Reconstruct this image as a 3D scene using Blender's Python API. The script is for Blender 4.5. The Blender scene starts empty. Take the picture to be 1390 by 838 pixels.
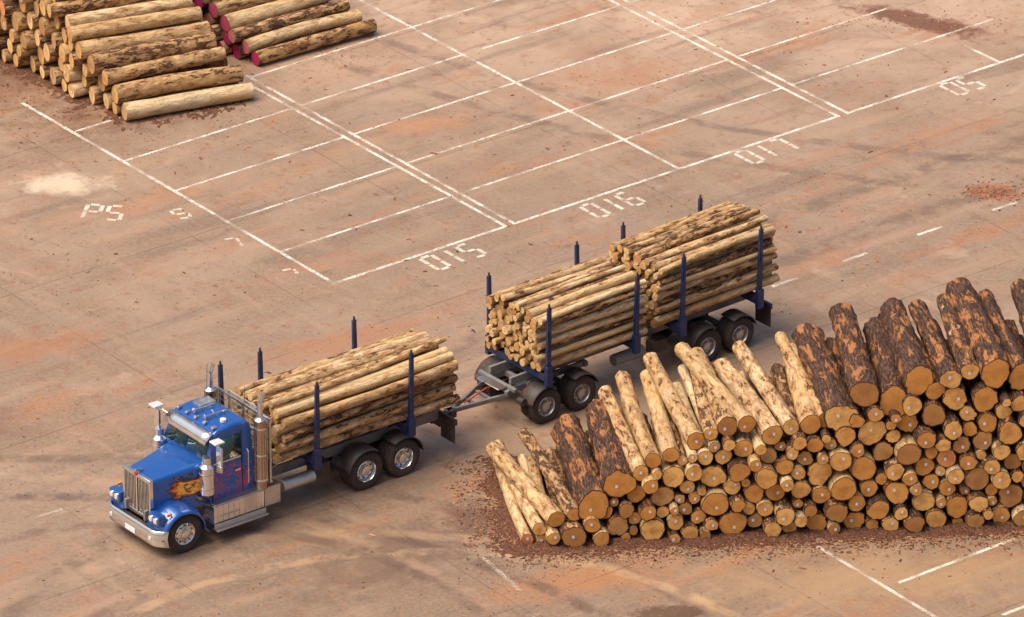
import bpy, math, random
import numpy as np
from mathutils import Vector, Matrix, noise
random.seed(7); np.random.seed(7)
S=bpy.context.scene
COL=S.collection
R=math.radians
# ------------------------------------------------------------------ node helpers
class NT:
    def __init__(s,name,rough=.6,metal=0.0):
        s.m=bpy.data.materials.new(name); s.m.use_nodes=True
        s.t=s.m.node_tree; s.N=s.t.nodes; s.L=s.t.links
        s.b=s.N['Principled BSDF']; s.out=s.N['Material Output']
        s.b.inputs['Roughness'].default_value=rough; s.b.inputs['Metallic'].default_value=metal
    def set(s,sock,v):
        if isinstance(v,bpy.types.NodeSocket): s.L.new(v,sock)
        elif v is not None:
            if hasattr(sock.default_value,'__len__') and not hasattr(v,'__len__'): v=[v]*len(sock.default_value)
            if hasattr(sock.default_value,'__len__') and len(sock.default_value)==4 and len(v)==3: v=tuple(v)+(1,)
            sock.default_value=v
    def n(s,typ,ins={},**pr):
        x=s.N.new(typ)
        for k,v in pr.items(): setattr(x,k,v)
        for k,v in ins.items(): s.set(x.inputs[k],v)
        return x
    def coord(s,k='Object'): return s.n('ShaderNodeTexCoord').outputs[k]
    def attr(s,nm): return s.n('ShaderNodeAttribute',attribute_name=nm)
    def mapv(s,v,loc=(0,0,0),rot=(0,0,0),sc=(1,1,1)):
        return s.n('ShaderNodeMapping',{'Vector':v,'Location':loc,'Rotation':rot,'Scale':sc}).outputs[0]
    def noise(s,v,sc,det=4,ro=.55,dist=0):
        return s.n('ShaderNodeTexNoise',{'Vector':v,'Scale':sc,'Detail':det,'Roughness':ro,'Distortion':dist}).outputs['Fac']
    def vor(s,v,sc,feature='F1',out='Distance',rnd=1):
        return s.n('ShaderNodeTexVoronoi',{'Vector':v,'Scale':sc,'Randomness':rnd},feature=feature).outputs[out]
    def math(s,op,a,b=None,c=None,clamp=False):
        x=s.N.new('ShaderNodeMath'); x.operation=op; x.use_clamp=clamp
        for i,v in enumerate((a,b,c)):
            if v is not None: s.set(x.inputs[i],v)
        return x.outputs[0]
    def ramp(s,v,a,b,lo=0.0,hi=1.0):
        x=s.n('ShaderNodeMapRange',interpolation_type='SMOOTHSTEP')
        s.set(x.inputs['Value'],v); s.set(x.inputs['From Min'],a); s.set(x.inputs['From Max'],b)
        s.set(x.inputs['To Min'],lo); s.set(x.inputs['To Max'],hi); return x.outputs['Result']
    def mix(s,f,a,b,mode='MIX'):
        x=s.N.new('ShaderNodeMix'); x.data_type='RGBA'; x.blend_type=mode
        s.set(x.inputs[0],f); s.set(x.inputs[6],a); s.set(x.inputs[7],b); return x.outputs[2]
    def bump(s,h,st=.3,d=.02):
        s.L.new(s.n('ShaderNodeBump',{'Height':h,'Strength':st,'Distance':d}).outputs[0],s.b.inputs['Normal'])
    def col(s,c): s.set(s.b.inputs['Base Color'],c)

def dirty(name,c,rough=.5,metal=0.,dirt=.35,dcol=(.16,.08,.045),coat=0.,scale=3.,low=True):
    t=NT(name,rough,metal); o=t.coord()
    n=t.noise(o,scale,6,.65); n2=t.noise(o,scale*9,3)
    f=t.math('MULTIPLY',t.ramp(n,.42,.72),dirt)
    if low:
        z=t.n('ShaderNodeSeparateXYZ',{'Vector':o}).outputs[2]
        g=t.ramp(z,1.5,.3,0,dirt*.8); f=t.math('ADD',f,t.math('MULTIPLY',g,t.ramp(n2,.3,.65)),clamp=True)
    f=t.math('ADD',f,t.ramp(n2,.62,.8,0,dirt*.4),clamp=True)
    t.col(t.mix(f,c,dcol)); t.set(t.b.inputs['Roughness'],t.math('ADD',t.math('MULTIPLY',f,.4),rough,clamp=True))
    t.set(t.b.inputs['Metallic'],t.math('MULTIPLY',t.math('SUBTRACT',1.0,f),metal))
    t.b.inputs['Coat Weight'].default_value=coat; t.b.inputs['Coat Roughness'].default_value=.05
    return t.m

BLUE=dirty('blue_paint',(.003,.085,.36),.3,.25,.12,coat=1.)
NAVY=dirty('navy_steel',(.006,.026,.105),.4,.1,.35)
CHROME=dirty('chrome',(.80,.79,.77),.1,1.,.12)
ALU=dirty('aluminium',(.62,.61,.59),.33,1.,.3)
GREY=dirty('grey_steel',(.24,.24,.235),.5,.3,.45)
DARK=dirty('black_steel',(.025,.025,.027),.5,.1,.4)
RUB=dirty('tyre_rubber',(.022,.021,.021),.85,0.,.55,(.10,.06,.04))
BROWNCH=dirty('brown_reflection_chrome',(.42,.30,.22),.25,1.,.25)  # chrome with its brown reflection painted into the base colour
LAMPW=dirty('lamp_glass',(.75,.74,.70),.12,.3,.05); LAMPO=dirty('amber_lens',(.75,.28,.03),.25,0,.05); LAMPR=dirty('red_lens',(.45,.02,.015),.25,0,.05)
WHITE=dirty('white_tag',(.75,.76,.78),.6,0,.1,low=False)
g=NT('tinted_glass',.04); g.col((.012,.045,.04)); g.b.inputs['Specular IOR Level'].default_value=.8; GLASS=g.m
t=NT('flame_mural_paint',.3,.2); t.b.inputs['Coat Weight'].default_value=1.
o=t.coord(); sp=t.n('ShaderNodeSeparateXYZ',{'Vector':o}); X,Y,Z=sp.outputs
q=t.mapv(o,sc=(1,.2,1.6)); n=t.noise(q,2.6,5,.6,1.6)
dx=t.math('MULTIPLY',t.math('ADD',X,.42),1.55); dz=t.math('MULTIPLY',t.math('SUBTRACT',Z,1.55),2.7)
rr=t.math('SQRT',t.math('ADD',t.math('MULTIPLY',dx,dx),t.math('MULTIPLY',dz,dz)))
fl=t.math('ADD',t.math('SUBTRACT',1.0,rr),t.math('MULTIPLY',t.math('SUBTRACT',n,.5),2.0))
dx2=t.math('MULTIPLY',t.math('ADD',X,1.55),1.2); dz2=t.math('MULTIPLY',t.math('SUBTRACT',Z,1.45),1.9)
r2=t.math('SQRT',t.math('ADD',t.math('MULTIPLY',dx2,dx2),t.math('MULTIPLY',dz2,dz2)))
f2=t.math('ADD',t.math('SUBTRACT',.8,r2),t.math('MULTIPLY',t.math('SUBTRACT',t.noise(q,3.4,3,.5,2.2),.5),3.2))
c=t.mix(t.ramp(fl,.02,.1),(.003,.085,.36),(.02,.01,.012)); c=t.mix(t.ramp(fl,.25,.32),c,(.6,.10,.01)); c=t.mix(t.ramp(fl,.4,.6),c,(.85,.42,.05)); c=t.mix(t.ramp(fl,.78,.9),c,(.10,.03,.01)); c=t.mix(t.ramp(fl,.98,1.1),c,(.7,.45,.15))
band=t.math('MULTIPLY',t.ramp(f2,.1,.16),t.ramp(f2,.38,.28)); c=t.mix(band,c,(.55,.01,.02))
t.col(c); FLAME=t.m
t=NT('tread_plate',.35,1.); o=t.coord(); t.col((.55,.54,.52)); t.bump(t.vor(o,28),.5,.01); TREAD=t.m

# ------------------------------------------------------------------ mesh builder
class MB:
    def __init__(s): s.v=[]; s.f=[]; s.mi=[]; s.mats=[]
    def mat(s,m):
        if m not in s.mats: s.mats.append(m)
        return s.mats.index(m)
    def add(s,vs,fs,m):
        b=len(s.v); i=s.mat(m); s.v+= [tuple(x) for x in vs]
        for f in fs: s.f.append([b+k for k in f]); s.mi.append(i)
    def box(s,c,d,m,rot=None,taper=1.0):
        vs=[]
        for sz in (-1,1):
            k=taper if sz>0 else 1
            for sx,sy in ((-1,-1),(1,-1),(1,1),(-1,1)):
                p=Vector((sx*d[0]/2*k,sy*d[1]/2*k,sz*d[2]/2))
                if rot: p=rot@p
                vs.append(p+Vector(c))
        s.add(vs,[(3,2,1,0),(4,5,6,7),(0,1,5,4),(1,2,6,5),(2,3,7,6),(3,0,4,7)],m)
    def beam(s,a,b,w,h,m,up=Vector((0,0,1))):
        a=Vector(a);b=Vector(b);d=(b-a);L=d.length;x=d.normalized();y=up.cross(x).normalized();z=x.cross(y)
        s.box((a+b)/2,(L,w,h),m,Matrix((x,y,z)).transposed())
    def cyl(s,a,b,r0,m,r1=None,seg=20,cap=True):
        r1=r0 if r1 is None else r1
        a=Vector(a);b=Vector(b);z=(b-a).normalized();x=z.orthogonal().normalized();y=z.cross(x)
        vs=[];
        for p,r in ((a,r0),(b,r1)):
            for i in range(seg):
                an=2*math.pi*i/seg; vs.append(p+x*(r*math.cos(an))+y*(r*math.sin(an)))
        fs=[(i,(i+1)%seg,seg+(i+1)%seg,seg+i) for i in range(seg)]
        if cap: fs+=[tuple(range(seg-1,-1,-1)),tuple(range(seg,2*seg))]
        s.add(vs,fs,m)
    def tube(s,pts,r,m,seg=10):
        for a,b in zip(pts[:-1],pts[1:]):
            s.cyl(a,b,r,m,seg=seg)
    def lathe(s,c,prof,m,seg=40,flip=1):
        vs=[];n=len(prof)
        for i in range(seg):
            a=2*math.pi*i/seg
            for r,y in prof: vs.append((c[0]+r*math.cos(a),c[1]+y*flip,c[2]+r*math.sin(a)))
        fs=[]
        for i in range(seg):
            j=(i+1)%seg
            for k in range(n-1): fs.append((i*n+k,i*n+k+1,j*n+k+1,j*n+k) )
        s.add(vs,fs,m)
    def sheet(s,grid,m,th=0):
        h=len(grid);w=len(grid[0]); vs=[p for row in grid for p in row]
        fs=[(i*w+j,i*w+j+1,(i+1)*w+j+1,(i+1)*w+j) for i in range(h-1) for j in range(w-1)]
        s.add(vs,fs,m)
    def obj(s,name,parent=None,bevel=0.,smooth=35,solid=0.,loc=None):
        me=bpy.data.meshes.new(name); me.from_pydata(s.v,[],s.f)
        for m in s.mats: me.materials.append(m)
        me.polygons.foreach_set('material_index',s.mi)
        import bmesh
        bm=bmesh.new(); bm.from_mesh(me); bmesh.ops.recalc_face_normals(bm,faces=bm.faces); bm.to_mesh(me); bm.free()
        me.polygons.foreach_set('use_smooth',[True]*len(me.polygons))
        me.set_sharp_from_angle(angle=R(smooth)); me.update()
        o=bpy.data.objects.new(name,me); COL.objects.link(o)
        if solid: 
            md=o.modifiers.new('s','SOLIDIFY'); md.thickness=solid; md.offset=0
        if bevel:
            md=o.modifiers.new('b','BEVEL'); md.width=bevel; md.segments=2; md.limit_method='ANGLE'; md.angle_limit=R(40)
        if parent: o.parent=parent
        return o
def empty(name,loc,rz):
    e=bpy.data.objects.new(name,None); COL.objects.link(e); e.location=loc; e.rotation_euler=(0,0,rz); e.empty_display_size=.5; return e

# ------------------------------------------------------------------ log materials
def log_side():
    t=NT('log_bark_and_wood',.75); lc=t.attr('lc').outputs['Vector']; rn=t.n('ShaderNodeSeparateColor',{'Color':t.attr('rnd').outputs['Color']})
    bark,tone,rd=rn.outputs
    q=t.mapv(lc,sc=(1,1,.38)); n1=t.noise(q,6.5,5,.66,.3); n2=t.noise(t.mapv(lc,sc=(1,1,.5)),17,4,.6)
    n3=t.noise(t.mapv(lc,sc=(1,1,.12)),30,3,.6); n4=t.noise(t.mapv(lc,loc=(5,5,5),sc=(1,1,.30)),4.2,8,.72,.5)
    n5=t.noise(t.mapv(lc,loc=(15,5,5),sc=(1,1,.25)),2.2,4,.6)
    T=t.math('SUBTRACT',.80,t.math('MULTIPLY',bark,.70))
    mo=t.ramp(n1,t.math('SUBTRACT',T,.20),t.math('SUBTRACT',T,.03))
    md=t.ramp(t.math('ADD',n1,t.math('MULTIPLY',t.math('SUBTRACT',n2,.5),.3)),T,t.math('ADD',T,.05))
    wood=t.mix(tone,(.80,.62,.38),(.62,.42,.20)); wood=t.mix(t.ramp(n3,.38,.7,0,.5),wood,(.46,.28,.13)); wood=t.mix(t.ramp(n5,.50,.66,0,.55),wood,(.44,.33,.22)); wood=t.mix(t.ramp(n5,.46,.34,0,.55),wood,(.62,.35,.11))
    org=t.mix(n2,(.50,.26,.10),(.27,.14,.065))
    furrow=t.ramp(n3,.40,.62)
    bk=t.mix(furrow,(.030,.018,.014),(.140,.072,.048)); bk=t.mix(t.ramp(n2,.55,.35,0,.6),bk,(.038,.021,.016))
    flake=t.ramp(t.math('ADD',n4,t.math('MULTIPLY',t.math('SUBTRACT',n3,.5),.12)),.515,.575)
    bk=t.mix(t.math('MULTIPLY',flake,.85),bk,t.mix(n2,(.58,.25,.085),(.20,.078,.035)))
    bk=t.mix(t.ramp(bark,.65,.25,0,.45),bk,(.17,.085,.045))
    c=t.mix(t.math('MULTIPLY',mo,.8),wood,org); c=t.mix(md,c,bk)
    kn=t.ramp(t.vor(lc,4.2),.10,.06); c=t.mix(t.math('MULTIPLY',kn,.7),c,(.16,.07,.03))
    t.col(c); t.b.inputs['Specular IOR Level'].default_value=.2
    t.bump(t.math('ADD',t.math('SUBTRACT',t.math('MULTIPLY',md,.7),t.math('MULTIPLY',flake,.3)),t.math('ADD',t.math('MULTIPLY',n2,.8),t.math('MULTIPLY',n3,.7))),1.,.04)
    return t.m
def log_end(name,ca,cb):
    t=NT(name,.8); lc=t.attr('lc'); v=lc.outputs['Vector']; rn=t.n('ShaderNodeSeparateColor',{'Color':t.attr('rnd').outputs['Color']}); bark,tone,rd=rn.outputs
    ec=t.attr('ec').outputs['Vector']; flat=t.mapv(ec,sc=(1,1,0)); r=t.n('ShaderNodeVectorMath',{0:flat},operation='LENGTH').outputs['Value']
    n=t.noise(v,3,4,.6); nf=t.noise(v,22,3,.6)
    rw=t.math('ADD',r,t.math('MULTIPLY',n,.18)); ring=t.ramp(t.math('SINE',t.math('MULTIPLY',rw,48)),-.6,1,0,.28)
    c=t.mix(t.ramp(tone,.0,.8),ca,cb)
    if 'magenta' not in name: c=t.mix(ring,c,(.36,.14,.035)); c=t.mix(t.ramp(n,.45,.68,0,.6),c,(.42,.17,.045)); c=t.mix(t.ramp(r,.5,.15,0,.35),c,(.45,.17,.045))
    c=t.mix(t.ramp(rd,.26,.20,0,.45),c,(.24,.12,.06))
    c=t.mix(t.ramp(nf,.55,.74,0,.45),c,(.22,.10,.04))
    c=t.mix(t.ramp(rd,.98,.985,0,.4),c,(.60,.08,.06))
    c=t.mix(t.ramp(t.math('ADD',r,t.math('MULTIPLY',nf,.09)),.95,.99),c,(.07,.035,.02))
    t.col(c); t.b.inputs['Specular IOR Level'].default_value=.2; t.bump(nf,.4,.01); return t.m
LOGS=log_side(); ENDG=log_end('log_end_golden',(.90,.52,.17),(.68,.31,.075)); ENDP=log_end('log_end_pale',(.84,.60,.29),(.66,.41,.16)); ENDM=log_end('log_end_magenta',(.58,.24,.20),(.46,.02,.13))

def make_logs(name,logs,parent,end=ENDG,seg=14,rings=8,tags=0.):
    V=[];F=[];MI=[];LC=[];EC=[];RN=[]
    th=np.arange(seg)*2*np.pi/seg
    for lg in logs:
        p0,p1,r0,r1,bark,tone=lg
        p0=np.array(p0,float);p1=np.array(p1,float);L=np.linalg.norm(p1-p0);z=(p1-p0)/L
        up=np.array([0,0,1.]);x=np.cross(up,z);x/=np.linalg.norm(x);y=np.cross(z,x)
        off=np.random.rand(3)*60; rd=random.random()
        ph=np.random.rand(4)*6.28; amp=.03+.045*bark
        bx,by=np.random.randn(2)*.011*L*.6
        shape=1+amp*np.sin(2*th+ph[0])+amp*.7*np.sin(3*th+ph[1])+amp*.5*np.random.randn(seg)*.6
        b=len(V)
        for k in range(rings+1):
            s=k/rings; r=(r0+(r1-r0)*s)*(1+np.random.randn()*.02)
            sh=shape*(1+np.random.randn(seg)*(.014+.045*bark))
            cen=p0+(p1-p0)*s+(x*bx+y*by)*4*s*(1-s)
            for i in range(seg):
                cx=math.cos(th[i])*r*sh[i]; cy=math.sin(th[i])*r*sh[i]
                V.append(tuple(cen+x*cx+y*cy)); LC.append((cx+off[0],cy+off[1],s*L+off[2])); EC.append((1,0,r)); RN.append((bark,tone,rd,1))
            if k==0: sh0=sh.copy(); rr0=r
            if k==rings: sh1=sh.copy(); rr1=r
        for k in range(rings):
            for i in range(seg):
                j=(i+1)%seg; F.append((b+k*seg+i,b+k*seg+j,b+(k+1)*seg+j,b+(k+1)*seg+i)); MI.append(0)
        for cen,sh,r,d in ((p0,sh0,rr0,-1),(p1,sh1,rr1,1)):
            c0=len(V); e2=np.random.rand(3)*60
            V.append(tuple(cen+z*d*.004)); EC.append((0,0,r)); LC.append(tuple(e2)); RN.append((bark,tone,rd,1))
            for i in range(seg):
                cx=math.cos(th[i])*r*sh[i]; cy=math.sin(th[i])*r*sh[i]
                V.append(tuple(cen+x*cx+y*cy)); EC.append((math.cos(th[i]),math.sin(th[i]),r)); LC.append((cx+e2[0],cy+e2[1],e2[2])); RN.append((bark,tone,rd,1))
            for i in range(seg):
                j=(i+1)%seg
                F.append((c0,c0+1+j,c0+1+i) if d<0 else (c0,c0+1+i,c0+1+j)); MI.append(1)
        if random.random()<tags:
            a=random.uniform(-.3,.3); u=x*math.cos(a)+y*math.sin(a); w=-x*math.sin(a)+y*math.cos(a); cc=p0-z*.012+x*random.uniform(-.3,.3)*r0+y*random.uniform(-.3,.3)*r0
            c0=len(V)
            for sx,sy in((-1,-1),(1,-1),(1,1),(-1,1)): V.append(tuple(cc+u*sx*.032+w*sy*.042)); EC.append((0,0,1)); LC.append((0,0,0)); RN.append((0,0,0,1))
            F.append((c0,c0+1,c0+2,c0+3)); MI.append(2)
    me=bpy.data.meshes.new(name); me.from_pydata(V,[],F)
    for m in (LOGS,end,WHITE): me.materials.append(m)
    me.polygons.foreach_set('material_index',MI)
    me.polygons.foreach_set('use_smooth',[m==0 for m in MI])
    for nm,dat in (('lc',LC),('ec',EC)):
        a=me.attributes.new(nm,'FLOAT_VECTOR','POINT'); a.data.foreach_set('vector',np.array(dat,dtype=np.float32).ravel())
    a=me.attributes.new('rnd','FLOAT_COLOR','POINT'); a.data.foreach_set('color',np.array(RN,dtype=np.float32).ravel())
    o=bpy.data.objects.new(name,me); COL.objects.link(o); 
    if parent: o.parent=parent
    return o

def rest(cs,x,r):
    h=np.full_like(x,r)
    if cs:
        A=np.array(cs); 
        for cx,cz,cr in A:
            d=(r+cr)**2-(x-cx)**2; m=d>0
            h[m]=np.maximum(h[m],cz+np.sqrt(d[m]))
    return h
def pack(x0,x1,prof,rfun,nmax=900):
    cs=[];fail=0
    while len(cs)<nmax and fail<14:
        r=rfun(); x=np.arange(x0+r,x1-r,.02); h=rest(cs,x,r); ok=h+r<=prof(x)
        if not ok.any(): fail+=1; continue
        hh=np.where(ok,h,99); i=int(np.argmin(hh+np.random.rand(len(hh))*.015)); cs.append((float(x[i]),float(h[i]),r))
    return cs

# ------------------------------------------------------------------ GROUND
t=NT('worn_concrete_yard',.6); o=t.coord()
ra=R(-37.7); q=t.mapv(o,rot=(0,0,ra)); qs=t.mapv(q,sc=(.12,1,1)); qb=t.mapv(q,sc=(1,.2,1))
big=t.noise(o,.06,4,.55); med=t.noise(o,.33,6,.62,.4); streak=t.noise(qs,.9,6,.6,.2); st2=t.noise(qb,1.3,5,.6); fine=t.noise(o,9,6,.7); grain=t.noise(o,60,3,.7)
c=t.mix(t.ramp(big,.35,.65),(.245,.168,.115),(.315,.218,.150))
def blot(c,cx,cy,rx,ry,ang,colr,amt,soft=.9,irr=2.2,sc=1.4):
    v=t.n('ShaderNodeVectorMath',{0:o,1:(cx,cy,0)},operation='SUBTRACT').outputs[0]
    v=t.mapv(v,rot=(0,0,-ang)); v=t.mapv(v,sc=(1/rx,1/ry,0)); d=t.n('ShaderNodeVectorMath',{0:v},operation='LENGTH').outputs['Value']
    d=t.math('ADD',d,t.math('MULTIPLY',t.math('SUBTRACT',t.noise(o,sc,7,.7),.5),irr))
    return t.mix(t.ramp(d,1,1-soft,0,amt),c,colr)
c=blot(c,7,23,24,14,.1,(.52,.36,.25),.9,.9,.8,.15)  # pale glare over the far yard, painted into the ground colour
c=blot(c,-8,19,12,8,.1,(.48,.33,.225),.65,.9,.8,.15)  # painted glare continued at far left
c=blot(c,0,-16,24,9,.1,(.185,.127,.088),.65,.9,.8,.15)
c=t.mix(t.ramp(med,.40,.64,0,.6),c,(.190,.118,.075))
c=t.mix(t.ramp(streak,.50,.66,0,.5),c,(.39,.245,.15))
c=t.mix(t.ramp(streak,.46,.34,0,.6),c,(.145,.100,.072))
c=t.mix(t.ramp(st2,.52,.66,0,.3),c,(.39,.26,.17))
rust=t.noise(t.mapv(q,loc=(7,3,0),sc=(.35,1,1)),.55,8,.74,.6)
c=t.mix(t.ramp(rust,.53,.64,0,.62),c,(.34,.145,.062))
c=t.mix(t.ramp(t.noise(t.mapv(o,loc=(3,9,0)),2.2,8,.75),.54,.64,0,.7),c,(.25,.095,.040))
c=t.mix(t.ramp(t.noise(t.mapv(o,loc=(31,9,0)),.9,9,.8),.55,.66,0,.6),c,(.115,.072,.050))
c=t.mix(t.ramp(t.noise(t.mapv(o,loc=(11,39,0)),.45,9,.75,.8),.56,.68,0,.4),c,(.47,.35,.25))
c=t.mix(t.ramp(fine,.35,.70,.0,.38),c,(.40,.285,.20))
c=t.mix(t.ramp(grain,.53,.72,0,.45),c,(.11,.060,.038))
c=blot(c,-12.6,8.0,1.9,1.0,0,(.66,.54,.40),.75)
c=blot(c,12.0,19.3,3.0,.7,R(-30),(.13,.045,.02),.85,.5)
c=blot(c,13.5,7.4,.9,.7,0,(.33,.10,.035),.8,.5)
c=blot(c,-2.5,12.0,2.2,.8,.2,(.45,.19,.08),.5)
c=blot(c,3.2,15.3,3,1.5,.3,(.36,.17,.09),.6)
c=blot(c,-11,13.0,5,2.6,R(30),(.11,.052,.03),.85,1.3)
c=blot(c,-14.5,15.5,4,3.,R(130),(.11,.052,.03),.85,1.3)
c=blot(c,4,-17.3,1.3,.5,.2,(.08,.04,.025),.8,.4)
c=blot(c,1.5,-15.6,3.2,1.2,.4,(.38,.17,.065),.65)
c=blot(c,-.9,-12.3,1.6,1.6,.4,(.14,.06,.035),.75)
c=blot(c,-3,-14.5,4.5,2.0,R(38),(.125,.075,.052),.65)
c=blot(c,-13,-2.5,3,1.2,R(30),(.34,.14,.055),.55)
c=blot(c,-4.5,-2.0,4,1.0,R(30),(.36,.15,.06),.5)
c=blot(c,-8,-6.5,3,1.6,R(38),(.14,.088,.060),.5)
c=blot(c,9,-15.5,7,1.8,R(5),(.36,.24,.135),.65)
c=blot(c,-14.5,-7,2.5,2,R(5),(.15,.065,.04),.55)
def track(c,cx,cy,rad,w,colr,amt):
    v=t.n('ShaderNodeVectorMath',{0:o,1:(cx,cy,0)},operation='SUBTRACT').outputs[0]; v=t.mapv(v,sc=(1,1,0)); d=t.n('ShaderNodeVectorMath',{0:v},operation='LENGTH').outputs['Value']
    e=t.math('ABSOLUTE',t.math('SUBTRACT',t.math('ADD',d,t.math('MULTIPLY',t.math('SUBTRACT',t.noise(o,.7,3),.5),.35)),rad))
    return t.mix(t.math('MULTIPLY',t.ramp(e,w,w*.3,0,amt),t.ramp(t.noise(o,1.1,6,.7),.38,.6)),c,colr)
for args in ((-12,-30,19.0,.35,(.11,.07,.05),.7),(-12,-30,21.1,.35,(.11,.07,.05),.6),(-14,-26,16.2,.3,(.40,.26,.16),.5),(60,-60,82,.5,(.13,.085,.06),.6),(60,-60,84.2,.5,(.13,.085,.06),.6),(-40,60,61,.5,(.38,.22,.13),.5),(20,45,36,.3,(.14,.09,.065),.6),(20,45,38.1,.3,(.14,.09,.065),.6),(-2,-24,10,.25,(.46,.30,.17),.6),(-4,-25,12,.3,(.46,.30,.17),.4),(-9,-22,9.5,.3,(.12,.07,.05),.6)): c=track(c,*args)
sq=t.n('ShaderNodeSeparateXYZ',{'Vector':t.mapv(q,loc=(1.2,2.3,0),sc=(1/6.,1/7.5,1))})
def joint(v): return t.ramp(t.math('ABSOLUTE',t.math('SUBTRACT',t.math('FRACT',v),.5)),.0035,.0012)
jj=t.math('MAXIMUM',joint(sq.outputs[0]),joint(sq.outputs[1])); c=t.mix(t.math('MULTIPLY',jj,t.ramp(med,.35,.6,.1,.6)),c,(.085,.05,.035))
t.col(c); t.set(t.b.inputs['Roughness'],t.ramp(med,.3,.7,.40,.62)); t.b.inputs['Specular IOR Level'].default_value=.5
t.bump(t.math('ADD',fine,t.math('MULTIPLY',grain,.3)),.25,.02)
GROUND=t.m
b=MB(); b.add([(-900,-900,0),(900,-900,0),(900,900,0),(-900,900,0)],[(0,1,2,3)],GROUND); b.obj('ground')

# ------------------------------------------------------------------ painted markings
def paintmat(name,ca,cb,lo,hi,amt0,amt1):
    t=NT(name,.6); o=t.coord(); t.col(t.mix(t.ramp(t.noise(o,3,5),.4,.7),ca,cb))
    w=t.ramp(t.noise(o,14,6,.75),hi,lo); w2=t.ramp(t.noise(o,1.1,4,.6),.64,.42,amt0,amt1)
    tr=t.n('ShaderNodeBsdfTransparent'); mx=t.n('ShaderNodeMixShader',{0:t.math('MULTIPLY',w,w2)}); t.L.new(tr.outputs[0],mx.inputs[1]); t.L.new(t.b.outputs[0],mx.inputs[2]); t.L.new(mx.outputs[0],t.out.inputs[0]); return t.m
PAINT=paintmat('worn_road_paint',(.80,.75,.66),(.62,.50,.38),.52,.62,.2,.9)
NUMP=paintmat('worn_number_paint',(.74,.68,.58),(.62,.51,.40),.54,.62,.6,.9)
FADED=paintmat('faded_road_paint',(.58,.50,.41),(.5,.38,.28),.48,.56,.4,.75)
O0=Vector((-4.85,1.56)); AA=R(37.75); ua=Vector((math.cos(AA),math.sin(AA))); ub=Vector((-ua.y,ua.x))
def GP(a,bb): p=O0+ua*a+ub*bb; return (p.x,p.y)
mk=MB(); 
def line(p,q,w=.11,z=.004,m=PAINT,M=mk):
    p=Vector(p);q=Vector(q);d=(q-p).normalized();n=Vector((-d.y,d.x))*w/2
    M.add([(p-n).to_3d()+Vector((0,0,z)),(q-n).to_3d()+Vector((0,0,z)),(q+n).to_3d()+Vector((0,0,z)),(p+n).to_3d()+Vector((0,0,z))],[(0,1,2,3)],m)
c1,c2,c3,c4,c5=5.92,6.22,12.08,17.93,18.28
line(GP(-.055,0),GP(c1+.055,0)); line(GP(c2-.055,0),GP(c4+.055,0)); line(GP(c5-.055,0),GP(34,0))
for a,l in ((0,15.05),(c1,30),(c2,30),(c3,30),(c4,30),(c5,30),(24.07,1.6)):
    line(GP(a,.057),GP(a,l))
for k in range(1,7):
    if k<6: line(GP(.057,2.5*k),GP(c1-.057,2.5*k),.09)
for k in range(1,13):
    line(GP(c2+.057,2.5*k),GP(c3-.057,2.5*k),.09); line(GP(c3+.057,2.5*k),GP(c4-.057,2.5*k),.09)
    line(GP(c5+.057,2.5*k),GP(26 if k==1 else 24,2.5*k),.09)
for x,y in ((11.55,4.9),(9.4,3.2),(7.43,1.63),(13.7,6.5)):
    p=Vector((x,y)); line(p-ua*.45,p+ua*.45,.11)
line((7.74,-13.75),(10.6,-17.6)); line((9.7,-15.7),(12.8,-13.3)); line((-.75,-14.3),(.2,-16.1),.12,m=FADED)
line((12.2,-17.4),(17,-13.7)); line((-12.2,-12.2),(-11.5,-11.7),.1,m=FADED)
mk.obj('parking_bay_markings')
SEG={'A':((0,1),(1,1)),'B':((1,1),(1,.5)),'C':((1,.5),(1,0)),'D':((0,0),(1,0)),'E':((0,0),(0,.5)),'F':((0,.5),(0,1)),'G':((0,.5),(1,.5))}
CH={'D':'ABCDEF','1':'BC','5':'AFGCD','6':'AFGCDE','7':'ABC','P':'ABFGE','4':'FGBC'}
def text(s,c,ang,w=.40,h=.90,pitch=.62,m=NUMP,st=.12):
    M=MB(); u=Vector((math.cos(ang),math.sin(ang)));v=Vector((-u.y,u.x)); c=Vector(c); n=len(s)
    for i,chh in enumerate(s):
        base=c+u*((i-(n-1)/2)*pitch-w/2)-v*h/2
        if chh=='1': base-=u*w*.4
        for sg in CH[chh]:
            (x0,y0),(x1,y1)=SEG[sg]; p=base+u*x0*w+v*y0*h; q_=base+u*x1*w+v*y1*h; d=(q_-p).normalized()
            gap=.08 if sg in 'ADG' else .03
            line(p+d*gap,q_-d*gap,st,.005,m,M)
    M.obj('painted_bay_number')
text('D15',(-1.62,3.25),AA); text('D16',(2.8,6.6),AA); text('D17',(7.2,10.15),AA); text('D5',(13.0,14.65),AA)
text('P5',(-11.35,6.1),R(-8),w=.42); text('5',(-9.2,6.0),R(20),h=.6,st=.09); text('7',(-7.7,4.1),R(20),h=.6,st=.09); text('7',(-6.1,2.25),R(20),h=.35,st=.09)

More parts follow.
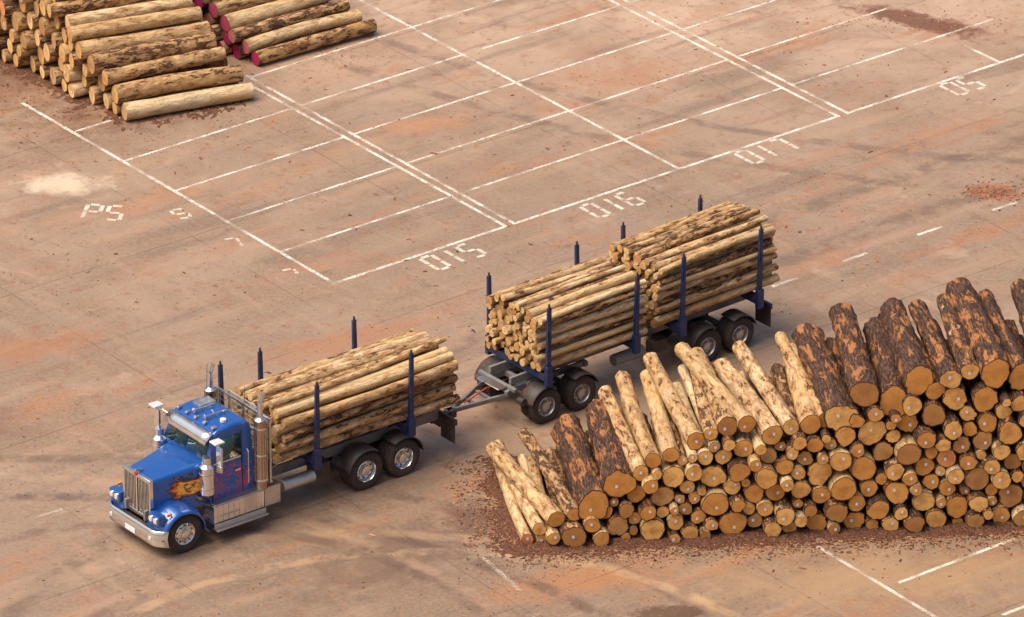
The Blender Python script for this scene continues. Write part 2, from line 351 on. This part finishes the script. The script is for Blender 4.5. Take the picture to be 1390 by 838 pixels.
# ------------------------------------------------------------------ wheel
def wheel(M,x,y,side,rad=.52,w=.28,dual=False,front=False,rim=CHROME):
    z=rad; W=w
    def tyre(yc):
        pr=[(rad*.58,-W*.40),(rad*.72,-W*.5),(rad*.92,-W*.5),(rad*.985,-W*.42),(rad,-W*.36),(rad,-W*.17),(rad*.975,-W*.155),(rad*.975,-W*.125),(rad,-W*.11),(rad,W*.11),(rad*.975,W*.125),(rad*.975,W*.155),(rad,W*.17),(rad,W*.36),(rad*.985,W*.42),(rad*.92,W*.5),(rad*.72,W*.5),(rad*.58,W*.40)]
        M.lathe((x,yc,z),pr,RUB,44)
        for i in range(44):
            a=2*math.pi*i/44
            rot=Matrix.Rotation(-a,3,'Y')
            for yy in (-W*.29,W*.29): M.box(Vector((x,yc+yy,z))+rot@Vector((rad+.003,0,0)),(.02,W*.2,.035),RUB,rot)
    tyre(y)
    if dual: tyre(y-side*(W+.04))
    f=side; R0=rad*.585
    if front: pr=[(R0,W*.40),(R0*.97,W*.44),(R0*.9,W*.36),(R0*.78,W*.30),(R0*.62,W*.36),(R0*.45,W*.42),(R0*.42,W*.55),(R0*.30,W*.62),(0.001,W*.62)]
    else: pr=[(R0,W*.40),(R0*.97,W*.44),(R0*.9,W*.30),(R0*.86,-W*.05),(R0*.72,-W*.18),(R0*.5,-W*.16),(R0*.46,W*.1),(R0*.42,W*.35),(R0*.34,W*.40),(0.001,W*.40)]
    M.lathe((x,y,z),pr,rim,40,f)
    M.lathe((x,y,z),[(R0,-W*.38),(0.001,-W*.38)],DARK,24,f)
    hy=pr[4][1]
    for i in range(10):
        a=2*math.pi*i/10; c=(x+R0*.57*math.cos(a),y+f*hy*1.0,z+R0*.57*math.sin(a)); M.cyl(c,(c[0],c[1]+f*.045,c[2]),.017,CHROME,seg=6)
        a+=.31; c=(x+R0*.80*math.cos(a),y+f*(pr[3][1] if front else -W*.115),z+R0*.80*math.sin(a)); M.cyl((c[0],c[1]-f*.02,c[2]),(c[0],c[1]+f*.012,c[2]),.026,DARK,seg=10)

# ------------------------------------------------------------------ TRUCK
truck=empty('logging_truck',(-8.95,-13.16,0),R(217.7))
A1,A2=-5.70,-6.90
M=MB()
for sd in (1,-1):
    wheel(M,0,sd*1.02,sd,.52,.28,front=True)
    for x in (A1,A2): wheel(M,x,sd*1.05,sd,.51,.26,dual=True)
for x in (0,A1,A2): M.cyl((x,-.9,.52),(x,.9,.52),.075,DARK); 
for x in (A1,A2): M.lathe((x,0,.52),[(.001,-.22),(.15,-.18),(.2,0),(.15,.18),(.001,.22)],DARK,16)
M.obj('wheels',truck)
M=MB()
for sd in(1,-1):
    M.box((-3.9,sd*.42,.98),(9.3,.08,.27),GREY)
    M.box((-.1,sd*.45,.66),(1.4,.08,.06),DARK); M.box((-6.3,sd*.5,.62),(1.7,.1,.12),DARK)
for x in(.5,-1.6,-3,-4.6,-5.2,-6.24,-7.3,-8.45): M.box((x,0,.98),(.1,.8,.2),GREY)
M.box((-2.85,0,1.14),(1.0,.95,.04),TREAD)
M.cyl((-3.2,.85,.75),(-4.2,.85,.75),.17,ALU); M.cyl((-3.2,-.85,.75),(-4.5,-.85,.75),.27,ALU); M.box((-4.5,.7,.8),(.5,.35,.4),DARK)
M.tube([(-2.5,.3,1.3),(-2.9,.35,1.55),(-3.15,.3,1.35)],.025,DARK); M.tube([(-2.5,-.2,1.4),(-2.9,-.1,1.6),(-3.15,-.2,1.35)],.025,LAMPR)
M.box((-8.62,0,.78),(.14,1.0,.3),DARK); M.beam((-8.6,0,.62),(-9.25,0,.62),.18,.16,DARK); M.box((-9.3,0,.62),(.2,.25,.2),DARK)
M.box((-8.6,0,1.0),(.08,2.3,.16),DARK)
for sd in(1,-1):
    M.box((-8.66,sd*.95,1.0),(.04,.3,.1),LAMPR); M.box((-8.55,sd*.86,.72),(.02,.6,.62),DARK)
M.obj('chassis',truck,.008)
def stan(M,x,y,z0,z1,m=NAVY):
    sd=1 if y>0 else -1
    M.box((x,y,(z0+z1)/2),(.15,.10,z1-z0),m,Matrix.Rotation(R(-1.2)*sd,3,'X'),.75)
    M.box((x,y-.0,z0+.28),(.20,.14,.55),m); M.box((x,y+sd*.05,z1-.55),(.06,.06,.8),m); M.cyl((x,y+sd*.02,z1-.02),(x,y+sd*.02,z1+.10),.03,DARK,seg=8)
M=MB()
for x in(-4.1,-7.1):
    M.box((x,0,1.33),(.2,2.42,.2),NAVY); M.box((x,0,1.18),(.35,.95,.14),NAVY)
    for y in(1.21,-1.21): stan(M,x,y,1.12,3.50)
M.box((-7.1,0,1.15),(.9,.9,.1),GREY)
M.obj('bolsters_and_stanchions',truck,.01)
M=MB()
for sd in (1,-1):
    for x,a0,a1 in((A1,10,125),(A2,55,175)):
        g1=[]
        for y in(.62,.66,1.20,1.22):
            rr_=.60 if .63<y<1.21 else .57
            g1.append([(x+rr_*math.cos(R(a)),sd*y,.53+rr_*math.sin(R(a))) for a in np.linspace(a0,a1,16)])
        M.sheet(g1,DARK)
M.obj('rear_mudguards',truck,0,60,.015)
M=MB(); gr=[]
for z,dx_ in((.34,-.06),(.38,0),(.60,.03),(.78,.0),(.80,-.03)):
    gr.append([(.86+dx_-(.0 if abs(y)<.9 else (abs(y)-.9)**1.5*1.3),y,z) for y in np.linspace(-1.25,1.25,27)])
M.sheet(gr,CHROME); M.obj('bumper',truck,0,50,.03)
M=MB()
for y in(-.85,.85): M.cyl((.86,y,.57),(.91,y,.57),.06,LAMPW)
M.box((.9,0,.5),(.02,.42,.13),WHITE)
M.box((.75,0,.6),(.15,1.6,.3),DARK)
M.obj('bumper_lamps_and_plate',truck)
def section(x,hw,z0,z1,r,n=6):
    pts=[(x,-hw*1.02,z0)]
    for i in range(n+1):
        a=math.pi-i*math.pi/2/n; pts.append((x,-hw+r+r*math.cos(a),z1-r+r*math.sin(a)))
    for k in(-.5,0,.5): pts.append((x,k*(hw-r),z1+.035*(1-abs(k))))
    for i in range(n+1):
        a=math.pi/2-i*math.pi/2/n; pts.append((x,hw-r+r*math.cos(a),z1-r+r*math.sin(a)))
    pts.append((x,hw*1.02,z0)); return pts
M=MB(); secs=[(.60,.55,.88,1.96,.10),(.45,.565,.88,1.98,.12),(.0,.63,.9,2.03,.13),(-.45,.71,.92,2.09,.14),(-.86,.80,.95,2.15,.15)]
ss=[section(*q_) for q_ in secs]; M.sheet(ss,BLUE)
bm=M.obj('hood',truck,0,50)
bm.data.materials.append(FLAME)
for p in bm.data.polygons:
    if abs(p.normal.y)>.8: p.material_index=1
M=MB()
M.box((.60,0,1.42),(.03,1.08,1.06),DARK)
M.box((.63,0,1.955),(.10,1.2,.10),CHROME); M.box((.63,0,.88),(.10,1.2,.08),CHROME)
for sd in(1,-1): M.box((.63,sd*.565,1.42),(.10,.075,1.08),CHROME)
for i in range(17): M.box((.635,-.5+i*1.0/16,1.42),(.04,.026,1.0),CHROME)
M.box((.66,0,1.42),(.03,.04,1.04),CHROME)
M.cyl((.66,0,1.99),(.70,0,2.0),.06,LAMPR); M.beam((.45,0,2.03),(.7,0,2.09),.03,.06,CHROME)
M.obj('grille',truck,.006)
M=MB()
for sd in(1,-1):
    g1=[]
    prof=[]
    for a in np.linspace(8,180,24): prof.append((.66*math.cos(R(a))+.03,.50+.66*math.sin(R(a))+(.02 if a<90 else 0)))
    prof=[(.74,.55)]+prof[1:]+[(-.70,.42),(-.78,.36)]
    for y,k in((.50,1.05),(.80,1.05),(1.05,1.03),(1.16,.99),(1.20,.93),(1.20,.90)):
        g1.append([(px_*k,sd*y,.5+(pz-.5)*k+(.12*(1-min(1,(y-.5)/.6)) if px_>-.5 else 0)) for px_,pz in prof])
    M.sheet(g1,BLUE)
M.obj('front_fenders',truck,0,60,.02)
M=MB()
for sd in(1,-1):
    M.box((.66,sd*.86,1.06),(.22,.44,.26),BLUE); 
    for k in(-.1,.1): M.cyl((.76,sd*(.86+k),1.06),(.80,sd*(.86+k),1.06),.088,CHROME,seg=20); M.cyl((.80,sd*(.86+k),1.06),(.812,sd*(.86+k),1.06),.072,LAMPW,seg=20)
    M.box((.45,sd*1.1,1.18),(.14,.05,.07),LAMPO)
M.obj('headlights',truck,.015)
M=MB()
cabp=[(-.86,.98),(-.86,2.14),(-1.06,2.80),(-1.12,2.90),(-1.25,2.96),(-1.7,3.0),(-2.1,2.98),(-2.22,2.90),(-2.25,2.1),(-2.25,.98)]
gg=[]
for y in (-.98,-.93,-.5,0,.5,.93,.98):
    row=[]
    for x,z in cabp:
        if z>2.2: yy=y*(1-(z-2.14)*.09); zz=z-(.05 if abs(y)>.95 else 0)+(.025*(1-abs(y)) if z>2.8 else 0)
        else: yy=y;zz=z
        row.append((x,yy,zz))
    gg.append(row)
M.sheet(gg,BLUE)
n_=len(cabp)
for row in (gg[0],gg[-1]): M.add(row,[tuple(range(n_))],FLAME)
M.add([gg[i][-1] for i in range(7)]+[gg[i][0] for i in range(6,-1,-1)],[tuple(range(14))],DARK)
cab=M.obj('cab',truck,.02,30)
M=MB()
def onws(y,s): return (-.86-.2*s-.0+.012,y*(1-.05*s),2.14+.66*s)
for a,b_ in((-.84,-.03),(.03,.84)):
    M.add([onws(a,.1),onws(b_,.1),onws(b_,.88),onws(a,.88)],[(0,1,2,3)],GLASS)
for sd in(1,-1):
    f=lambda x,z:(x,sd*(.984-(z-2.14)*.088*(1 if z>2.14 else 0)+.006),z)
    M.add([f(-1.12,2.16),f(-1.88,2.12),f(-1.88,2.72),f(-1.25,2.72)],[(0,1,2,3)],GLASS)
    M.beam(f(-1.92,1.0),f(-1.92,2.78),.012,.02,DARK,Vector((0,1,0))); M.beam(f(-.98,1.0),f(-.98,2.1),.012,.02,DARK,Vector((0,1,0)))
    M.box((-1.75,sd*1.0,1.75),(.16,.03,.05),CHROME)
    M.box((-1.4,sd*.99,2.10),(.9,.02,.04),CHROME)
M.add([(-2.262,-.6,2.2),(-2.262,.6,2.2),(-2.255,.6,2.7),(-2.255,-.6,2.7)],[(0,1,2,3)],GLASS)
M.obj('windows',truck,0,30,.008)
M=MB()
M.sheet([[(-.80,y*.96,2.70) for y in np.linspace(-.95,.95,7)],[(-.98,y*.96,2.86) for y in np.linspace(-.95,.95,7)],[(-1.08,y*.96,2.92) for y in np.linspace(-.95,.95,7)]],CHROME)
M.obj('sun_visor',truck,0,40,.015)
M=MB()
for y in(-.75,-.38,0,.38,.75): M.box((-1.22,y,3.0),(.12,.09,.06),CHROME); M.box((-1.165,y,3.0),(.02,.07,.04),LAMPO)
for y in(-.22,.25):
    M.cyl((-1.35,y,3.08),(-1.95,y,3.08),.03,CHROME); M.cyl((-1.28,y,3.08),(-1.4,y,3.08),.07,CHROME,.03); M.box((-1.7,y,3.04),(.06,.06,.07),CHROME)
M.box((-1.85,-.55,3.02),(.5,.35,.06),ALU)
M.cyl((-1.6,.62,3.0),(-1.6,.62,3.08),.08,WHITE)
for sd in(1,-1): M.cyl((-2.1,sd*.8,3.0),(-2.15,sd*.82,3.9),.008,DARK,seg=6)
M.beam((-.94,-.7,2.2),(-.98,-.15,2.38),.015,.015,DARK); M.beam((-.94,.15,2.2),(-.98,.7,2.38),.015,.015,DARK)
M.obj('roof_lamps_and_horns',truck,.006)
M=MB()
for sd in(1,-1):
    M.tube([(-1.0,sd*.95,2.8),(-.95,sd*1.33,2.86),(-.95,sd*1.33,2.05),(-1.0,sd*.98,1.95)],.018,CHROME)
    M.box((-.95,sd*1.36,2.52),(.07,.22,.5),CHROME); M.box((-.95,sd*1.36,2.16),(.07,.2,.18),CHROME); M.box((-.9,sd*1.33,2.92),(.3,.28,.05),LAMPW)
M.obj('mirrors',truck,.015)
M=MB()
for sd in(1,-1):
    M.cyl((-2.42,sd*1.08,1.05),(-2.42,sd*1.08,3.0),.165,BROWNCH,seg=28); M.cyl((-2.42,sd*1.08,3.0),(-2.42,sd*1.08,3.06),.165,CHROME,.08,28)
    M.cyl((-2.42,sd*1.08,3.06),(-2.42,sd*1.08,3.5),.075,CHROME,seg=20); M.cyl((-2.42,sd*1.08,3.5),(-2.50,sd*1.08,3.7),.075,CHROME,.08,20)
    M.tube([(-2.42,sd*1.08,1.05),(-2.42,sd*1.0,.85),(-2.2,sd*.6,.8)],.07,CHROME)
    for z in(1.3,2.0,2.75): M.cyl((-2.42,sd*1.08,z),(-2.42,sd*1.08,z+.05),.175,CHROME,seg=28)
    for i in range(14):
        a=2*math.pi*i/14; M.box((-2.42+.17*math.cos(a),sd*1.08+.17*math.sin(a),2.0),(.012,.012,1.5),CHROME)
    M.cyl((-.78,sd*1.03,1.40),(-.78,sd*1.03,2.15),.19,CHROME,seg=28); M.cyl((-.78,sd*1.03,2.15),(-.78,sd*1.03,2.24),.19,CHROME,.10,28); M.cyl((-.78,sd*1.03,1.40),(-.78,sd*1.03,1.28),.19,CHROME,.06,28)
    M.cyl((-.78,sd*1.03,2.24),(-.78,sd*1.03,2.42),.12,CHROME,.12,24); M.tube([(-.78,sd*1.03,1.3),(-.72,sd*.9,1.15),(-.6,sd*.6,1.2)],.06,DARK)
    for z in(1.55,1.95): M.cyl((-.78,sd*1.03,z),(-.78,sd*1.03,z+.03),.197,ALU,seg=28)
M.obj('exhaust_stacks_and_air_cleaners',truck,0)
M=MB()
for sd in(1,-1):
    M.box((-1.62,sd*.98,.78),(1.55,.50,.52),CHROME)
    for i in range(9): M.box((-.95-.17*i,sd*1.235,.80),(.02,.012,.46),ALU)
    M.box((-1.62,sd*1.06,1.07),(1.5,.36,.035),TREAD); M.box((-1.62,sd*1.28,.42),(1.6,.22,.045),TREAD); M.box((-1.62,sd*1.275,.50),(1.6,.02,.12),ALU); M.box((-1.3,sd*1.2,.74),(.6,.1,.035),TREAD)
    M.box((-2.7,sd*.95,.78),(.5,.46,.5),ALU); M.box((-2.7,sd*1.0,1.05),(.5,.4,.03),TREAD)
    M.tube([(-2.05,sd*1.01,1.3),(-2.05,sd*1.06,1.35),(-2.05,sd*1.06,2.2),(-2.05,sd*1.01,2.25)],.015,CHROME)
M.obj('fuel_tanks_and_steps',truck,.02)
M=MB()
HT=2.95
for y in(-1.15,-.6,0,.6,1.15): M.box((-2.66,y,(1.15+HT)/2),(.06,.06,HT-1.15),ALU)
for z in(1.2,1.8,2.4,HT): M.box((-2.66,0,z),(.07,2.4,.07),ALU)
M.box((-2.64,0,1.55),(.012,2.3,.65),ALU)
for i in range(19): M.box((-2.65,-1.08+i*.12,2.35),(.012,.014,1.1),ALU)
for i in range(7): M.box((-2.65,0,1.95+i*.15),(.012,2.3,.014),ALU)
M.tube([(-2.66,-.6,HT),(-2.66,-.6,HT+.13),(-2.66,.6,HT+.13),(-2.66,.6,HT)],.02,ALU)
stan(M,-2.85,-1.21,1.4,3.5)
M.obj('headboard',truck,.006)

def load(parent,name,x0,x1,zb,hw,htop,crown,rf,j=.10,ang=.012,bk=.2):
    prof=lambda x: htop-zb+crown*(1-(x/hw)**2)
    cs=pack(-hw,hw,prof,rf); L=[]
    for cx,cz,r in cs:
        a0=random.uniform(-j,j); a1=random.uniform(-j,j); k=random.gauss(0,ang)*(x0-x1); tp=random.uniform(.74,.95)
        r0_,r1_=(r*1.0,r*tp) if random.random()<.6 else (r*tp,r*1.0)
        kz_=random.gauss(0,.03) if cz>htop-zb-.1 else 0
        e0=(x0+a0,cx+k*.5,zb+cz+kz_); e1=(x1+a1,cx-k*.5,zb+cz-kz_)
        lim=hw-r+.03; e0=(e0[0],max(-lim,min(lim,e0[1])),e0[2]); e1=(e1[0],max(-lim,min(lim,e1[1])),e1[2])
        bark=max(0,min(.9,random.gauss(bk,.10)))
        L.append((e0,e1,r0_,r1_,bark,random.random()))
    return make_logs(name,L,parent,ENDP,12,8)
load(truck,'log_load',-3.1,-8.75,1.44,1.12,2.88,.26,lambda:random.uniform(.10,.16),.12,.016,.29)

# ------------------------------------------------------------------ TRAILER
tr_=empty('logging_trailer',(.181,-5.93,0),R(219.3))
M=MB()
B=(0,-1.20,-5.55,-6.70)
for sd in(1,-1):
    for x in B: wheel(M,x,sd*1.05,sd,.475,.25,dual=True,rim=ALU)
for x in B: M.cyl((x,-.9,.475),(x,.9,.475),.075,DARK)
M.obj('wheels',tr_)
M=MB()
for sd in(1,-1):
    M.box((-.6,sd*.45,.90),(2.6,.09,.16),GREY)
    M.box((-3.5,sd*.42,1.13),(8.3,.08,.22),GREY)
    M.beam((.75,sd*.5,.80),(2.2,sd*.06,.66),.09,.12,GREY)
    M.box((-.6,sd*.5,.6),(1.6,.09,.1),DARK); M.box((-6.1,sd*.5,.6),(1.6,.09,.1),DARK)
    M.beam((.9,sd*.55,.9),(.55,sd*.45,.9),.1,.12,GREY); M.cyl((.62,sd*.75,.72),(.62,sd*.98,.72),.1,DARK)
for x in(.72,.1,-.6,-1.3,-1.85): M.box((x,0,.90),(.12,1.1,.14),GREY)
for x in(1.2,1.7): M.box((x,0,.745),(.08,.9-(x-.75)*.62,.07),GREY)
M.cyl((-.6,0,.96),(-.6,0,1.05),.5,DARK,seg=32)
M.box((.72,0,1.0),(.1,1.5,.1),GREY); M.box((.9,0,1.02),(.35,.9,.03),TREAD)
M.box((2.28,0,.66),(.25,.12,.12),GREY); M.cyl((2.42,0,.6),(2.42,0,.72),.09,GREY)
for x in(-2.6,-3.4,-4.3,-5.2,-6.1,-7.0,-7.6): M.box((x,0,1.13),(.1,.8,.16),GREY)
M.cyl((-2.6,.75,.85),(-3.6,.75,.85),.16,GREY); M.cyl((-3.1,-.7,.85),(-4.2,-.7,.85),.2,GREY); M.box((-4.1,.75,.85),(.5,.3,.35),DARK)
M.tube([(1.9,.05,.75),(1.2,.12,1.0),(.7,.15,.95)],.02,LAMPR); M.tube([(1.9,-.05,.75),(1.2,-.12,1.05),(.7,-.15,.95)],.02,DARK)
M.box((-7.75,0,1.0),(.08,2.4,.16),NAVY)
for sd in(1,-1): M.box((-7.72,sd*.9,.70),(.02,.62,.6),DARK); M.box((-7.8,sd*.95,1.0),(.03,.3,.1),LAMPR)
M.obj('chassis_and_drawbar',tr_,.008)
M=MB()
for x,zt in((0,3.38),(-3.0,3.38),(-4.6,3.46),(-7.3,3.46)):
    M.box((x,0,1.34),(.2,2.42,.2),NAVY); 
    for y in(1.22,-1.22): stan(M,x,y,1.12,zt)
M.obj('bolsters_and_stanchions',tr_,.01)
M=MB()
for sd in (1,-1):
    for x,a0,a1 in((B[0],15,120),(B[1],60,165),(B[2],15,120),(B[3],60,165)):
        g1=[]
        for y in(.64,.68,1.18,1.20):
            rr_=.56 if .65<y<1.19 else .53
            g1.append([(x+rr_*math.cos(R(a)),sd*y,.49+rr_*math.sin(R(a))) for a in np.linspace(a0,a1,14)])
        M.sheet(g1,DARK)
M.obj('mudguards',tr_,0,60,.015)
load(tr_,'log_load_front',.20,-3.38,1.45,1.13,3.04,.24,lambda:random.uniform(.085,.13),.10,.022,.27)
load(tr_,'log_load_rear',-3.90,-8.0,1.45,1.13,3.24,.24,lambda:random.uniform(.085,.14),.09,.014,.30)

# ------------------------------------------------------------------ RIGHT LOG PILE
PO=Vector((.15,-13.85)); pa=R(5.3); px_=Vector((math.cos(pa),math.sin(pa))); py_=Vector((-px_.y,px_.x))
top=[(722,9,.25,.2),(738,10,.3,.55),(759,13,.3,.7),(776,10,.45,.85),(812,23,.85,.95),(846,22,.82,1.5),(868,12,.35,1.75),(892,12,.3,2.1),(916,12,.25,2.3),(942,13,.3,2.55),(962,10,.45,2.7),(986,15,.38,2.85),(1011,13,.25,2.9),(1045,15,.3,2.7),(1071,12,.34,2.85),(1097,15,.25,2.95),(1117,11,.36,2.9),(1147,23,.86,3.0),(1178,20,.8,3.65),(1210,23,.82,3.35),(1243,21,.8,3.95),(1266,14,.72,3.6),(1290,15,.8,3.95),(1313,13,.6,4.05),(1347,22,.82,4.05),(1383,19,.8,3.85),(1415,18,.8,4.0),(1455,20,.8,3.9),(1495,18,.5,3.7),(1530,20,.8,3.8)]
kx=[(q_[0]-704)*.0188 for q_ in top]; kz=[q_[3] for q_ in top]
kx=[0]+kx+[17,20,23]; kz=[.1]+kz+[3.9,3.2,.6]
prof=lambda x: np.interp(x,kx,kz)-.10
def rf():
    u=random.random()
    return random.uniform(.12,.19) if u<.32 else (random.uniform(.19,.28) if u<.8 else random.uniform(.28,.37))
cs=pack(0,22.5,prof,rf); L=[]
def pl(cx,cz,r,bark,da=0,ln=4.3,off=None):
    o_=random.uniform(-.2,.2)+cz*.10 if off is None else off
    a=R(da); base=PO+px_*cx+py_*o_; d=px_*(-math.sin(a))+py_*math.cos(a); e=base+d*ln
    return ((base.x,base.y,cz),(e.x,e.y,cz+random.uniform(-.02,.06)),r*.985,r*random.uniform(.78,.93),bark,random.random())
for cx,cz,r in cs:
    hi=cx>7.6 and cz>2.2
    L.append(pl(cx,cz,r,random.uniform(.65,.85) if hi else random.choice([.15,.3,.5,.75]),random.gauss(1.5,1.2),4.2+random.uniform(-.2,.3)))
allc=list(cs)
for q_ in top:
    r=q_[1]*.0188; x0=(q_[0]-704)*.0188; xs=np.arange(max(r,x0-.08),x0+.09,.02); h=rest(allc,xs,r); i=int(np.argmin(h)); cx=float(xs[i]); cz=min(float(h[i]),q_[3]+.12); allc.append((cx,cz,r))
    da=random.gauss(3,3.0) if q_[2]>.5 else random.gauss(6,4.)
    L.append(pl(cx,cz,r,q_[2],da,4.3+random.uniform(-.3,.55),cz*.12+random.uniform(-.12,.12)))
make_logs('log_pile',L,None,ENDG,22,16,.45)

# ------------------------------------------------------------------ LEFT PILES
def stack(name,o0,ang,ln,prof,w,rfn,shear,end,bk,tags=0):
    u=Vector((math.cos(ang),math.sin(ang)));n=Vector((-u.y,u.x)); o0=Vector(o0)
    cs=pack(0,w,prof,rfn); L=[]
    for cx,cz,r in cs:
        s=shear*cx+random.uniform(-.16,.16); a=o0+n*cx+u*s; dd=random.gauss(0,.02); b_=a+u*(ln+random.uniform(-.15,.15))+n*dd*ln
        L.append(((a.x,a.y,cz),(b_.x,b_.y,cz+random.uniform(-.02,.03)),r*.985,r*random.uniform(.82,.95),max(.1,min(.55,random.gauss(bk,.09))),random.random()))
    return make_logs(name,L,None,end,16,9,tags)
stack('log_pile',(-10.85,12.0),R(23.5),3.85,lambda x:np.minimum(.62+.74*x,4.0)-np.maximum(0,(x-9))*.7,13,lambda:random.uniform(.19,.30),-.33,ENDP,.34,.1)
stack('log_pile',(-7.3,15.75),R(36),4.0,lambda x:np.minimum(.55+.60*x,3.8)-np.maximum(0,(x-9))*.7,13,lambda:random.uniform(.18,.27),-.2,ENDM,.37)

# ------------------------------------------------------------------ DEBRIS
t=NT('bark_mulch',.95); o=t.coord(); n=t.noise(o,14,6,.75); c=t.mix(t.ramp(n,.35,.65),(.04,.017,.010),(.14,.05,.024)); c=t.mix(t.ramp(t.vor(o,22),.5,.8,0,.7),c,(.25,.11,.05)); t.col(c); t.bump(n,1,.04); MULCH=t.m
def heap(name,fn,x0,x1,y0,y1,step,org,ang,hh):
    M=MB(); u=Vector((math.cos(ang),math.sin(ang)));n=Vector((-u.y,u.x)); nx=int((x1-x0)/step);ny=int((y1-y0)/step); g_=[]
    for j in range(ny+1):
        row=[]
        for i in range(nx+1):
            x=x0+i*step;y=y0+j*step; p=Vector(org)+u*x+n*y
            e=fn(x,y); nz=noise.fractal(Vector((p.x*1.3,p.y*1.3,0)),1,2,4)*.5+noise.fractal(Vector((p.x*7,p.y*7,3)),1,2,3)*.5
            row.append((p.x,p.y,max(-.03,hh*(e*1.3-.55+nz*.9))))
        g_.append(row)
    M.sheet(g_,MULCH); return M.obj(name,None,0,80)
sm=lambda a,b,x: max(0,min(1,(x-a)/(b-a)))
heap('bark_debris',lambda x,y: sm(-.9,.1,x)*sm(-.8,.1,y)*sm(5.6,4.6,y)*sm(24,22.8,x),-1,24,-.9,5.8,.06,PO,pa,.11)
heap('bark_debris',lambda x,y: .75*sm(-1.6,.6,x+.33*y)*sm(-.9,.6,y)*sm(4.6,3.0,x+.33*y),-6,5,-1,12,.08,(-10.85,12.0),R(23.5),.06)
M=MB(); CH1=dirty('bark_chip_red',(.22,.08,.035),.9,0,.3,low=False); CH2=dirty('bark_chip_dark',(.06,.03,.02),.9,0,.3,low=False); CH3=dirty('wood_chip',(.42,.23,.10),.9,0,.3,low=False)
def chip(x,y,s,z=0.):
    a=random.uniform(0,6.28);l=s*random.uniform(.5,1.3);w=s*random.uniform(.2,.5);h=s*random.uniform(.1,.35)
    ca,sa=math.cos(a),math.sin(a); P=[(-l,-w*.6,0),(l*.8,-w,h*.3),(l,w*.7,0),(-l*.7,w,h*.4),(random.uniform(-.3,.3)*l,0,h)]
    M.add([(x+p*ca-q_*sa,y+p*sa+q_*ca,z+.004+k) for p,q_,k in P],[(0,1,4),(1,2,4),(2,3,4),(3,0,4)],random.choice((CH1,CH1,CH2,CH3)))
for i in range(10000):
    x=random.uniform(-19,20);y=random.uniform(-19,24)
    if noise.noise(Vector((x*.22,y*.22,1)))+.5*noise.noise(Vector((x*.9,y*.9,4)))<.02+random.uniform(-.3,.2): continue
    chip(x,y,random.choice((.015,.02,.03,.045)) if random.random()<.96 else random.uniform(.06,.10))
for i in range(6000):
    x=random.uniform(-1.4,23);y=-.3-abs(random.gauss(0,.4)) if x>0 and random.random()<.75 else random.uniform(-1,5)
    if x>0 and y>0: x=-abs(random.gauss(0,.5))
    p=PO+px_*x+py_*y; chip(p.x,p.y,random.uniform(.015,.06),random.uniform(0,.03))
for cx,cy,sx,sy,nn,ss_ in((13.5,7.4,.5,.35,320,.05),(12,19.3,1.4,.5,260,.04),(-10.5,12.0,2.,1.0,520,.035),(-14,14.5,2,1.2,600,.04),(-8,14,1.0,.8,200,.035),(-5,17,1.3,1.0,160,.035),(.2,-15.2,.9,.6,260,.03),(2.,-17,2.5,.7,260,.03),(-13,-9,2,2,260,.03),(-2.2,-1.2,3,1.5,200,.03),(-14,0,2,2,200,.03),(3.5,15,1.5,1,200,.03)):
    for i in range(nn): chip(random.gauss(cx,sx),random.gauss(cy,sy),ss_*random.uniform(.3,1.3))
for x,y in((-4.5,5.9),(-3.6,6.1),(1.,10.3),(-8.6,-15.5),(-2.2,10),(-9,2)): chip(x,y,.11)
M.obj('bark_chips',None,0,20)

# ------------------------------------------------------------------ LIGHT
w=bpy.data.worlds.new('World'); S.world=w; w.use_nodes=True; nt=w.node_tree
SE,SA=62,-108
sk=nt.nodes.new('ShaderNodeTexSky'); sk.sky_type='NISHITA'; sk.sun_disc=False; sk.sun_elevation=R(SE); sk.sun_rotation=R(SA); sk.dust_density=7; sk.air_density=1.0; sk.ozone_density=.4
nt.links.new(sk.outputs[0],nt.nodes['Background'].inputs[0]); nt.nodes['Background'].inputs[1].default_value=.15
sun=bpy.data.lights.new('sun','SUN'); sun.energy=3.1; sun.angle=R(50); sun.color=(1,.88,.73); so=bpy.data.objects.new('sun',sun); COL.objects.link(so)
d=Vector((math.sin(R(SA))*math.cos(R(SE)),math.cos(R(SA))*math.cos(R(SE)),math.sin(R(SE)))); so.rotation_euler=d.to_track_quat('Z','Y').to_euler(); so.location=d*50
# ------------------------------------------------------------------ CAMERA
cd=bpy.data.cameras.new('camera'); co=bpy.data.objects.new('camera',cd); COL.objects.link(co); S.camera=co
cd.lens=254.85; cd.sensor_width=36; cd.clip_start=1; cd.clip_end=3000
co.location=(0,-176.16,85.92); co.rotation_euler=(R(64),0,0)
S.view_settings.view_transform='Standard'; S.view_settings.look='None'; S.view_settings.exposure=0
